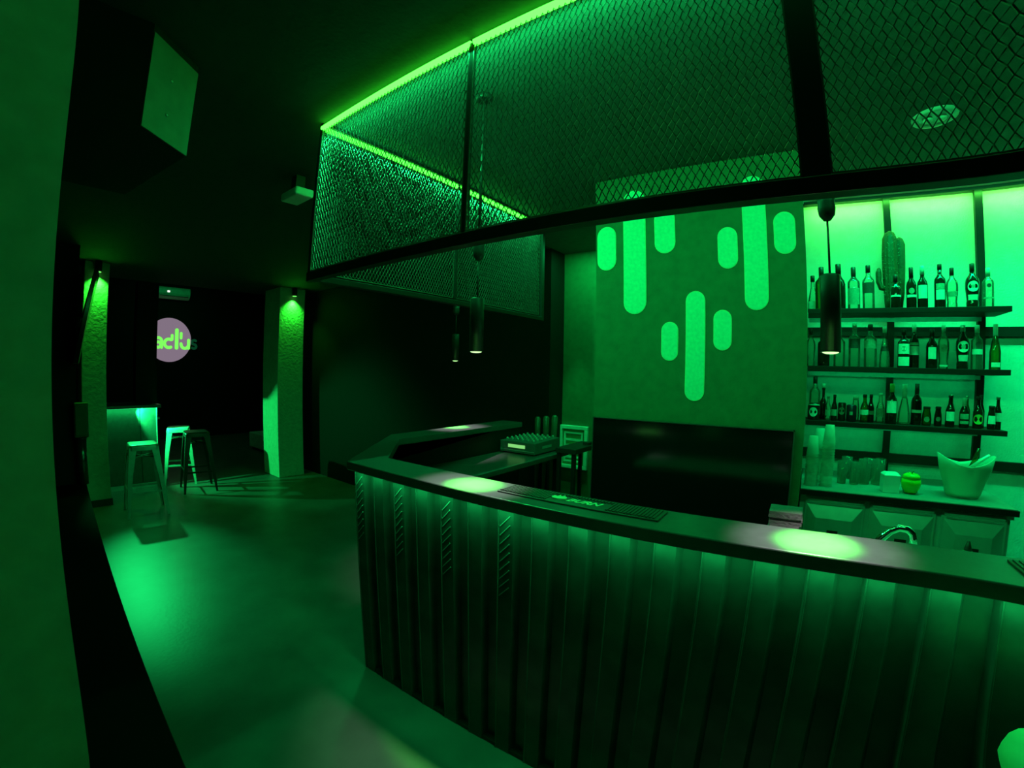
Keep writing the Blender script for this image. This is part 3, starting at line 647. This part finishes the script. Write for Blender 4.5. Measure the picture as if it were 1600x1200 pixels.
# top shelf
bottle(1, 1.846, 2.18, 0.25, 0.034, 'cone', CLEARG, 'clear conical bottle half hidden by the green wall, top shelf', CAPD, labels=(('band', 0.1, 0.3, 0.9, W_),))
bottle(1, 1.902, Y, 0.284, 0.039, 'spirit', GREENG, 'dark green bottle left of the front pendant, top shelf', CAPD, 0.25)
bottle(1, 2.010, Y, 0.300, 0.040, 'wine', DARKG, 'tall dark bottle right behind the front pendant, top shelf', CAPD, 0.22)
bottle(1, 2.104, Y, 0.275, 0.036, 'spirit', CLEARG, 'clear bottle with slanted dark label and dark cap, top shelf', CAPD, 0.30, (('band', 0.12, 0.50, 1.1, M_),))
bottle(1, 2.194, Y, 0.284, 0.035, 'spirit', CLEARG, 'clear bottle with square dark label left of the cactus', CAPD, 0.16, (('band', 0.36, 0.60, 1.2, D_),))
bottle(1, 2.351, 2.04, 0.208, 0.030, 'wine', DARKG, 'dark bottle with pale label directly in front of the cactus', CAPD, 0.2, (('band', 0.34, 0.66, 1.1, W_),))
bottle(1, 2.450, Y, 0.260, 0.028, 'wine', DARKG, 'dark bottle with busy small label right of the cactus', CAPD, 0.25, (('band', 0.28, 0.34, 1.0, W_), ('disc', 0.36, 0.50, 0.5, M_)))
bottle(1, 2.514, Y, 0.266, 0.029, 'wine', DARKG, 'dark bottle with tall pale label and pale cap, top shelf', CAPL, 0.2, (('band', 0.24, 0.55, 0.9, W_),))
bottle(1, 2.612, Y, 0.273, 0.030, 'spirit', DARKG, 'dark bottle with ball neck and two tone label, top shelf', CAPD, 0.12, (('band', 0.20, 0.42, 0.8, W_), ('band', 0.43, 0.56, 0.8, M_)))
bottle(1, 2.686, 2.11, 0.254, 0.032, 'round', CLEARG, 'clear round shouldered bottle with dark cap, top shelf', CAPD, 0.18, (('band', 0.30, 0.42, 0.9, M_),))
bottle(1, 2.787, Y, 0.268, 0.035, 'round', DARKG, 'black bottle with round and square pale labels, top shelf', CAPD, 0.18, (('disc', 0.36, 0.60, 0.5, W_), ('band', 0.18, 0.30, 0.85, W_), ('disc', 0.44, 0.52, 0.5, M_)))
bottle(1, 2.862, 2.06, 0.233, 0.028, 'spirit', CLEARG, 'clear bottle with dark dot at the right end of the top shelf', CAPL, 0.2, (('disc', 0.50, 0.60, 0.5, D_), ('band', 0.22, 0.26, 1.0, M_)))
# middle shelf
bottle(2, 1.830, Y, 0.241, 0.028, 'round', CLEARG, 'clear bottle half hidden by the green wall, middle shelf', CAPD)
bottle(2, 1.913, Y, 0.228, 0.036, 'spirit', DARKG, 'dark bottle below the front pendant, middle shelf', CAPD)
bottle(2, 2.012, Y, 0.240, 0.034, 'spirit', CLEARG, 'clear bottle without label right of the front pendant, middle shelf', CAPM)
bottle(2, 2.106, Y, 0.277, 0.034, 'spirit', CLEARG, 'clear bottle with square dark label, middle shelf', CAPM, 0.14, (('band', 0.42, 0.64, 1.2, D_),))
bottle(2, 2.204, Y, 0.268, 0.037, 'spirit', CLEARG, 'wide clear bottle with green label, middle shelf', CAPD, 0.14, (('band', 0.44, 0.62, 1.2, M_),))
bottle(2, 2.290, Y, 0.252, 0.030, 'cone', CLEARG, 'conical clear bottle with dark band, middle shelf', CAPL, 0.14, (('band', 0.40, 0.52, 1.4, D_), ('band', 0.72, 0.84, 1.5, D_)))
bottle(2, 2.400, 2.06, 0.236, 0.034, 'spirit', DARKG, 'dark bottle with two pale square labels, middle shelf', CAPD, 0.14, (('band', 0.05, 0.28, 1.0, W_), ('band', 0.36, 0.62, 1.0, W_), ('disc', 0.42, 0.56, 0.5, M_)))
bottle(2, 2.468, 2.10, 0.271, 0.028, 'wine', DARKG, 'dark bottle with pale cap beside the two label bottle, middle shelf', CAPL, 0.18, (('band', 0.30, 0.50, 1.0, W_), ('band', 0.52, 0.58, 1.0, M_)))
bottle(2, 2.566, Y, 0.239, 0.031, 'wine', DARKG, 'dark bottle with one tall bright label, middle shelf', CAPD, 0.2, (('band', 0.24, 0.54, 0.7, W_),))
bottle(2, 2.636, 2.10, 0.266, 0.030, 'round', CLEARG, 'clear bottle with curved label between two dark ones, middle shelf', CAPL, 0.14, (('disc', 0.38, 0.56, 0.5, M_), ('band', 0.05, 0.09, 0.9, W_)))
bottle(2, 2.736, Y, 0.262, 0.034, 'round', DARKG, 'black bottle with round and square pale labels, middle shelf', CAPM, 0.14, (('disc', 0.38, 0.64, 0.5, W_), ('band', 0.18, 0.32, 0.85, W_), ('disc', 0.46, 0.56, 0.5, M_)))
bottle(2, 2.812, Y, 0.261, 0.029, 'spirit', CLEARG, 'clear bottle with pale cap and dark dot, middle shelf', CAPL, 0.16, (('disc', 0.52, 0.62, 0.5, D_), ('band', 0.34, 0.46, 1.0, W_)))
bottle(2, 2.900, 2.06, 0.264, 0.027, 'champ', GREENG, 'champagne bottle with pale foil neck, middle shelf', CAPL, 0.42, (('band', 0.06, 0.16, 0.8, W_),))
# lower shelf
bottle(3, 1.866, 2.17, 0.276, 0.034, 'spirit', CLEARG, 'tall clear bottle behind the jar beside the green wall, lower shelf', CAPD)
bottle(3, 1.862, 2.05, 0.109, 0.037, 'jar', DARKG, 'dark jar with round pale label at the left end, lower shelf', None, labels=(('disc', 0.2, 0.75, 0.5, W_), ('band', 0.86, 0.92, 1.2, M_)), cat='jar')
bottle(3, 1.922, 2.14, 0.232, 0.026, 'flask', DARKG, 'black round bellied bottle with knob stopper, lower shelf', CAPL, 0.12)
bottle(3, 1.951, 2.05, 0.154, 0.018, 'beer', CLEARG, 'left one of two thin miniature bottles, lower shelf', CAPM, 0.1, (('band', 0.2, 0.45, 1.0, M_),))
bottle(3, 1.990, 2.05, 0.164, 0.018, 'beer', DARKG, 'right one of two thin miniature bottles, lower shelf', CAPD, 0.1, (('band', 0.2, 0.45, 1.0, M_),))
bottle(3, 2.040, Y, 0.117, 0.024, 'can', mat('dark_can', (0.03, 0.04, 0.035), 0.3, metal=0.6), 'slim dark can with pale scroll, lower shelf', None, labels=(('disc', 0.35, 0.75, 0.5, M_),), cat='can')
bottle(3, 2.098, 2.06, 0.107, 0.030, 'can', mat('navy_can', (0.02, 0.025, 0.05), 0.3, metal=0.6), 'wide dark can in front of a clear bottle, lower shelf', None, labels=(('band', 0.4, 0.6, 0.3, M_),), cat='can')
bottle(3, 2.130, 2.14, 0.161, 0.024, 'squat', CLEARG, 'clear bottle standing behind the wide dark can, lower shelf', CAPL)
bottle(3, 2.178, 2.06, 0.172, 0.024, 'beer', GREENG, 'green beer bottle with pale band label, lower shelf', CAPD, 0.1, (('band', 0.28, 0.46, 1.2, W_),))
bottle(3, 2.222, 2.11, 0.173, 0.020, 'beer', DARKG, 'dark beer bottle touching the green one, lower shelf', CAPD, 0.1, (('band', 0.28, 0.42, 1.2, M_),))
bottle(3, 2.276, Y, 0.183, 0.023, 'beer', CLEARG, 'clear beer bottle left of the white label wine, lower shelf', CAPL, 0.08, (('band', 0.2, 0.5, 1.0, M_),))
bottle(3, 2.338, 2.05, 0.245, 0.031, 'wine', DARKG, 'wine bottle with big white label and green cork, lower shelf', mat('green_cork', (0.25, 0.4, 0.08), 0.6), 0.2, (('band', 0.28, 0.58, 1.0, W_),))
bottle(3, 2.412, 2.05, 0.244, 0.035, 'cone', CLEARG, 'clear conical decanter with pale neck, lower shelf', CAPL, 0.34)
bottle(3, 2.489, Y, 0.250, 0.029, 'wine', DARKG, 'tall dark wine bottle with thin pale band, lower shelf', CAPD, 0.3, (('band', 0.30, 0.37, 1.1, W_),))
bottle(3, 2.550, Y, 0.112, 0.027, 'squat', GREENG, 'small squat green bottle, lower shelf', CAPD, 0.1, (('disc', 0.2, 0.5, 0.5, M_),))
bottle(3, 2.615, Y, 0.115, 0.021, 'squat', DARKG, 'small squat black bottle, lower shelf', CAPD, 0.1, (('disc', 0.25, 0.5, 0.5, M_),))
bottle(3, 2.674, 2.05, 0.187, 0.024, 'beer', DARKG, 'dark beer bottle with square white label, lower shelf', CAPD, 0.06, (('band', 0.2, 0.5, 1.0, W_),))
bottle(3, 2.702, 2.14, 0.190, 0.020, 'beer', CLEARG, 'clear beer bottle behind the square label one, lower shelf', CAPM, 0.06)
bottle(3, 2.750, 2.05, 0.175, 0.024, 'beer', DARKG, 'beer bottle with pale neck foil and striped label, lower shelf', CAPL, 0.28, (('band', 0.14, 0.24, 1.0, M_), ('band', 0.30, 0.48, 1.0, M_)))
bottle(3, 2.784, 2.13, 0.186, 0.018, 'beer', GREENG, 'thin green beer bottle behind the striped label one, lower shelf', CAPM, 0.08)
bottle(3, 2.822, 2.05, 0.185, 0.024, 'beer', DARKG, 'beer bottle with oval yellowish label, lower shelf', CAPD, 0.1, (('disc', 0.14, 0.46, 0.5, mat('lime_label', (0.5, 0.6, 0.1), 0.6)),))
bottle(3, 2.856, 2.11, 0.194, 0.018, 'beer', DARKG, 'plain dark beer bottle near the right end, lower shelf', CAPD, 0.1)
bottle(3, 2.886, 2.03, 0.135, 0.020, 'squat', DARKG, 'short dark bottle with pale label near the right end, lower shelf', CAPD, 0.1, (('band', 0.25, 0.6, 1.0, W_),))
bottle(3, 2.926, 2.06, 0.189, 0.018, 'beer', DARKG, 'last beer bottle with white label on the right of the lower shelf', CAPM, 0.08, (('band', 0.25, 0.52, 1.0, W_),))

# cactus on the top shelf
t = thing('cactus', 'dark ribbed cactus with three stems on the top shelf', 'cactus', (2.345, 2.145, SZ[1]))
def ribbed(parent, path, rads, ribs=9, nm='stem'):
    seg = ribs*4; mb = MB(); pts = [Vector(p) for p in path]; k = len(pts)
    for i, p in enumerate(pts):
        d = (pts[min(i+1, k-1)]-pts[max(i-1, 0)]).normalized(); x = Vector((1, 0, 0)); x = (x-x.dot(d)*d).normalized(); y = d.cross(x)
        for q in range(seg):
            a = 2*PI*q/seg; rr = rads[i]*(1-0.13*(1-abs(math.cos(ribs*a/2)))); mb.v.append(tuple(p+rr*(math.cos(a)*x+math.sin(a)*y)))
    for j in range(k-1):
        for q in range(seg): q2 = (q+1) % seg; mb.f.append((j*seg+q, j*seg+q2, (j+1)*seg+q2, (j+1)*seg+q)); mb.sm.append(True)
    mb.f.append(tuple(reversed(range(seg)))); mb.sm.append(False); mb.f.append(tuple((k-1)*seg+q for q in range(seg))); mb.sm.append(False)
    return obj(nm, mb, CACTUS, parent)
ribbed(t, [(0, 0, 0.0), (0, 0, 0.06), (-0.004, 0, 0.2), (-0.005, 0, 0.36), (-0.002, 0, 0.47), (0, 0, 0.505), (0, 0, 0.52)], [0.040, 0.046, 0.050, 0.050, 0.045, 0.030, 0.008], 10)
ribbed(t, [(0.045, 0.01, 0.02), (0.052, 0.01, 0.12), (0.055, 0.01, 0.30), (0.058, 0.01, 0.43), (0.058, 0.01, 0.465), (0.058, 0.01, 0.478)], [0.022, 0.028, 0.033, 0.034, 0.022, 0.006], 8, 'branch')
ribbed(t, [(-0.03, 0, 0.14), (-0.065, 0, 0.15), (-0.078, 0, 0.19), (-0.078, 0, 0.25), (-0.076, 0, 0.275), (-0.076, 0, 0.282)], [0.016, 0.017, 0.018, 0.019, 0.012, 0.004], 7, 'branch')
sp = MB()
for k in range(90):
    a = random.uniform(PI, 2*PI); z = random.uniform(0.05, 0.48); c0 = Vector((0.050*math.cos(a), 0.050*math.sin(a), z)); sp.bar(c0*0.96+Vector((0,0,z*0.04)), (c0.x*1.16, c0.y*1.16, z+0.004), 0.0012, 0.0012)
obj('spines', sp, mat('pale_spines', (0.45, 0.45, 0.3), 0.6), t, kind='stuff')

# ------------------------------------------------------------------ metal bar stools
def stool(x, y, rz, m_, label):
    t = thing('bar_stool', label, 'stool', (x, y, 0), rz, 'metal bar stools')
    H, hs, hb = 0.76, 0.150, 0.215
    mb = MB(); rows = [(hs+0.004, 0.700, 0.03), (hs+0.002, 0.735, 0.035), (hs, 0.752, 0.04), (hs-0.012, H, 0.04), (hs-0.035, H-0.004, 0.03)]; seg = 32
    def rsq(hw, rc, i):
        n4 = seg//4; c_ = i//n4; fr_ = (i % n4)/(n4-1); a = c_*PI/2 + fr_*PI/2
        cx = (hw-rc)*(1 if c_ in (0, 3) else -1); cy = (hw-rc)*(1 if c_ in (0, 1) else -1)
        return cx+rc*math.cos(a), cy+rc*math.sin(a)
    for hw, z, rc in rows:
        for i in range(seg): px, py = rsq(hw, rc, i); mb.v.append((px, py, z))
    for j in range(len(rows)-1):
        for i in range(seg): i2 = (i+1) % seg; mb.f.append((j*seg+i, j*seg+i2, (j+1)*seg+i2, (j+1)*seg+i)); mb.sm.append(True)
    mb.f.append(tuple((len(rows)-1)*seg+i for i in range(seg))); mb.sm.append(False)
    obj('seat', mb, m_, t)
    for sx in (-1, 1):
        for sy in (-1, 1):
            lg = MB()                      # folded sheet leg: an angle profile that tapers to the foot
            def L(z, hw, wd): 
                a = (sx*hw, sy*hw, z); return a, (sx*(hw-wd), sy*hw, z), (sx*hw, sy*(hw-wd), z), (sx*(hw-0.004), sy*(hw-0.004), z), (sx*(hw-wd), sy*(hw-0.004), z), (sx*(hw-0.004), sy*(hw-wd), z)
            top = L(0.735, hs-0.002, 0.075); mid = L(0.45, hs+0.027, 0.050); bot = L(0.0, hb, 0.026)
            for A, Bq in ((top, mid), (mid, bot)):
                n = len(lg.v); lg.v += list(A)+list(Bq)
                for a, b in ((0, 1), (0, 2), (4, 3), (3, 5)): lg.f.append((n+a, n+b, n+6+b, n+6+a)); lg.sm.append(False)
            obj('leg', lg, m_, t)
    zb = 0.26; hwz = hb-(hb-hs-0.027)*zb/0.45 - 0.006
    for sx, sy in ((1, 0), (-1, 0), (0, 1), (0, -1)):
        a = (sx*hwz-sy*hwz, sy*hwz-sx*hwz, zb+0.03*abs(sy)); b = (sx*hwz+sy*hwz, sy*hwz+sx*hwz, zb+0.03*abs(sy))
        obj('footrest', MB().bar(a, b, 0.006, 0.022), m_, t)
    zu = 0.62
    obj('cross_brace', MB().bar((-hs, -hs, zu), (hs, hs, zu), 0.004, 0.018).bar((-hs, hs, zu), (hs, -hs, zu), 0.004, 0.018), m_, t)
    return t
stool(-3.80, -0.19, -0.08, mat('worn_steel', (0.40, 0.40, 0.38), 0.35, metal=0.6), 'worn steel bar stool standing nearest in the lit floor patch')
stool(-5.02, 0.52, -0.28, mat('white_enamel', (0.75, 0.78, 0.72), 0.4), 'white metal bar stool half behind the black one')
stool(-4.46, 0.60, -0.15, mat('black_enamel', (0.006, 0.006, 0.006), 0.35), 'black metal bar stool silhouetted before the white one')
t = thing('round_stool', 'green round topped stool cut off at the lower right corner', 'stool', (2.37, -0.27, 0))
obj('cushion', MB().lathe([(0.15, 0.86), (0.168, 0.875), (0.172, 0.90), (0.165, 0.925), (0.13, 0.94), (0.001, 0.945)], 32), mat('green_vinyl', (0.25, 0.5, 0.25), 0.5), t)
obj('post', MB().tube([(0, 0, 0.02), (0, 0, 0.86)], 0.025, 12), CHROME, t)
obj('base', MB().lathe([(0.19, 0.0), (0.19, 0.012), (0.05, 0.03), (0.03, 0.06)], 28), CHROME, t)

# ------------------------------------------------------------------ small bar and far end of the club
t = thing('small_bar', 'small dark bar counter behind the stools with a lit front edge', 'bar counter')
obj('top', B(-5.50, -4.86, -0.66, 0.26, 1.045, 1.085), COUNTER, t, bevel=0.004)
obj('body', B(-5.45, -4.97, -0.62, 0.22, 0.06, 1.045), BODY, t)
PM = mat('small_bar_panel', (0.10, 0.12, 0.11), 0.25, metal=0.3)
obj('front_panel', B(-4.97, -4.95, -0.62, 0.005, 0.06, 1.043), PM, t, bevel=0.002)
obj('front_panel', B(-4.97, -4.95, 0.012, 0.22, 0.06, 1.043), PM, t, bevel=0.002)
obj('corner_strip', B(-4.955, -4.945, 0.212, 0.222, 0.06, 1.043), STAINLESS, t)
obj('kick_strip', B(-4.97, -4.955, -0.62, 0.22, 0.0, 0.06), STAINLESS, t)
obj('lamp_strip', B(-4.90, -4.89, -0.50, 0.20, 1.041, 1.045), emis('small_bar_strip_glow', (0.05, 0.9, 0.3)), t)
t = thing('barrier_post', 'thin black post with a shiny cap beside the small bar', 'post', (-5.80, 0.42, 0))
obj('pole', MB().tube([(0, 0, 0.01), (0, 0, 0.80)], 0.022, 12), STEELBLK, t)
obj('cap', MB().lathe([(0.026, 0.80), (0.028, 0.815), (0.018, 0.83)], 14), STAINLESS, t)
obj('base', MB().lathe([(0.10, 0), (0.10, 0.01), (0.03, 0.02)], 20), STEELBLK, t)
struct('trim_5', B(-5.55, -5.35, 0.03, 0.31, 0, ZC), BLACKWALL)
t = thing('low_bench', 'low pale bench behind the plastered column', 'bench')
obj('seat_block', B(-7.05, -5.60, 2.40, 2.95, 0.05, 0.33), mat('pale_bench', (0.75, 0.8, 0.75), 0.6), t, bevel=0.015)
obj('plinth', B(-7.0, -5.65, 2.44, 2.90, 0.0, 0.05), BLKPLAST, t)
t = thing('air_conditioner', 'wall mounted air conditioner above the round projected logo', 'air conditioner', (-9.2, 1.43, 3.02))
mb = MB()
prof = [(0.0, 0.0), (0.10, 0.0), (0.17, 0.05), (0.20, 0.11), (0.20, 0.20), (0.17, 0.245), (0.0, 0.25)]
n = len(prof); mb.v = [(a, -0.345, b) for a, b in prof]+[(a, 0.345, b) for a, b in prof]
mb.f.append(tuple(range(n))); mb.sm.append(False); mb.f.append(tuple(n+i for i in reversed(range(n)))); mb.sm.append(False)
for i in range(n): j = (i+1) % n; mb.f.append((i, n+i, n+j, j)); mb.sm.append(False)
obj('casing', mb, mat('ac_plastic', (0.7, 0.75, 0.72), 0.4), t, bevel=0.012)
obj('air_flap', B(0.10, 0.19, -0.30, 0.30, 0.052, 0.062), BLKPLAST, t)
obj('status_lamp', B(0.20, 0.204, -0.155, -0.105, 0.13, 0.165), emis('status_lamp_glow', (1.4, 1.6, 1.4)), t)
# projected club logo, its light built as a glowing disc and letters
t = thing('projected_logo', 'round pinkish projected logo with green club lettering, built as a glowing disc on the far wall', 'projected logo', (-9.2, 1.40, 2.145))
def disc(rad, x0, x1):
    mb = MB(); k = 64; mb.v = [(x0, rad*math.cos(2*PI*i/k), rad*math.sin(2*PI*i/k)) for i in range(k)]+[(x1, rad*math.cos(2*PI*i/k), rad*math.sin(2*PI*i/k)) for i in range(k)]
    mb.f.append(tuple(reversed(range(k)))); mb.sm.append(False); mb.f.append(tuple(k+i for i in range(k))); mb.sm.append(False)
    for i in range(k): j = (i+1) % k; mb.f.append((i, j, k+j, k+i)); mb.sm.append(False)
    return mb
obj('disc', disc(0.475, 0.0, 0.02), emis('logo_disc_glow', (0.22, 0.165, 0.22)), t)
SG = emis('logo_letter_glow', (0.22, 1.0, 0.12)); SD = emis('logo_letter_dim', (0.002, 0.045, 0.015))
def strokes(paths, wd, x0, x1):
    mb = MB(); hw = wd/2
    for P in paths:
        for (a, b) in P:
            n = len(mb.v); k = 14
            ring = [(a+hw*math.cos(2*PI*i/k), b+hw*math.sin(2*PI*i/k)) for i in range(k)]
            mb.v += [(x0, q[0], q[1]) for q in ring]+[(x1, q[0], q[1]) for q in ring]
            mb.f.append(tuple(n+k+i for i in range(k))); mb.sm.append(False)
            for i in range(k): j = (i+1) % k; mb.f.append((n+i, n+j, n+k+j, n+k+i)); mb.sm.append(False)
        for (a, b), (c_, d_) in zip(P, P[1:]):
            l = math.hypot(c_-a, d_-b) or 1e-6; nx, nz = -(d_-b)/l*hw, (c_-a)/l*hw
            lo = [(x0, a-nx, b-nz), (x0, a+nx, b+nz), (x0, c_+nx, d_+nz), (x0, c_-nx, d_-nz)]; hi = [(x1, p[1], p[2]) for p in lo]
            mb.hexa(hi, lo)
    return mb
def arc(cy, cz, r_, a0, a1, k=12): return [(cy+r_*math.cos(math.radians(a0+(a1-a0)*i/k)), cz+r_*math.sin(math.radians(a0+(a1-a0)*i/k))) for i in range(k+1)]
rr = 0.092; zc = -0.075; wd = 0.066
obj('letter_c', strokes([arc(-0.56, zc, rr, 50, 310)], wd, 0.0, 0.03), SD, t, loc=(0, 0.06, 0))
obj('letter_a', strokes([arc(-0.30, zc+0.04, 0.075, 150, 0, 8)+[(-0.225, zc-rr)], arc(-0.300, zc-0.035, 0.058, 0, 350, 14)], 0.060, 0.02, 0.034), SG, t, loc=(0, 0.06, 0))
obj('letter_c', strokes([arc(-0.075, zc, rr, 60, 300)], wd, 0.02, 0.034), SG, t, loc=(0, 0.06, 0))
obj('cactus_arm', strokes([[(-0.005, 0.01), (-0.005, 0.10)]], 0.062, 0.021, 0.036), SG, t, loc=(0, 0.06, 0))
obj('cactus_stem_letter', strokes([[(0.095, zc-rr), (0.095, 0.22)]], 0.078, 0.02, 0.035), SG, t, loc=(0, 0.06, 0))
obj('cactus_arm', strokes([[(0.190, 0.05), (0.190, 0.155)]], 0.060, 0.021, 0.036), SG, t, loc=(0, 0.06, 0))
obj('letter_u', strokes([[(0.192, zc+0.0)]+arc(0.277, zc-0.015, 0.082, 180, 360)+[(0.359, zc+0.085)], [(0.359, zc+0.085), (0.359, zc-rr)]], wd, 0.02, 0.034), SG, t, loc=(0, 0.06, 0))
obj('letter_s', strokes([arc(0.485, zc+0.045, 0.047, 40, 270)+arc(0.485, zc-0.049, 0.047, 90, -140)], 0.052, 0.0, 0.034), SD, t, loc=(0, 0.06, 0))
# tilted wall screen, box and pipe at the left
t = thing('tilted_screen', 'thin black wall screen tilted forward, seen edge on at left', 'screen', (-3.58, -0.835, 1.60))
sc_ = obj('panel', MB().hexa([(0.02, -0.045, 0.0), (0.40, -0.05, 0.0), (0.40, -0.005, 0.0), (0.02, 0.03, 0.0)], [(0.02, 0.155, 0.86), (0.40, 0.10, 0.86), (0.40, 0.13, 0.86), (0.02, 0.185, 0.86)]), BLKGLOSS, t, bevel=0.004)
obj('arm', MB().bar((0.0, -0.03, 0.45), (0.10, 0.05, 0.45), 0.03, 0.03), STEELBLK, t)
t = thing('wall_box', 'dark green box on the post below the tilted screen', 'box', (-3.58, -0.86, 0.87))
obj('casing', B(0.0, 0.10, 0.0, 0.125, 0.03, 0.36), mat('dark_green_box', (0.03, 0.07, 0.035), 0.5), t, bevel=0.012)
obj('lid', B(0.10, 0.108, 0.01, 0.115, 0.05, 0.34), mat('dark_green_box', (0.03, 0.07, 0.035), 0.5), t, bevel=0.004)
t = thing('standing_pipe', 'shiny dark pipe running down below the dark green box', 'pipe', (-3.52, -0.80, 0.45))
obj('tube', MB().tube([(0, 0, 0.0), (0, 0, 0.45)], 0.045, 16), mat('pipe_metal', (0.08, 0.12, 0.12), 0.2, metal=0.8), t)
obj('collar', MB().lathe([(0.050, 0.43), (0.050, 0.45)], 16), STEELBLK, t)
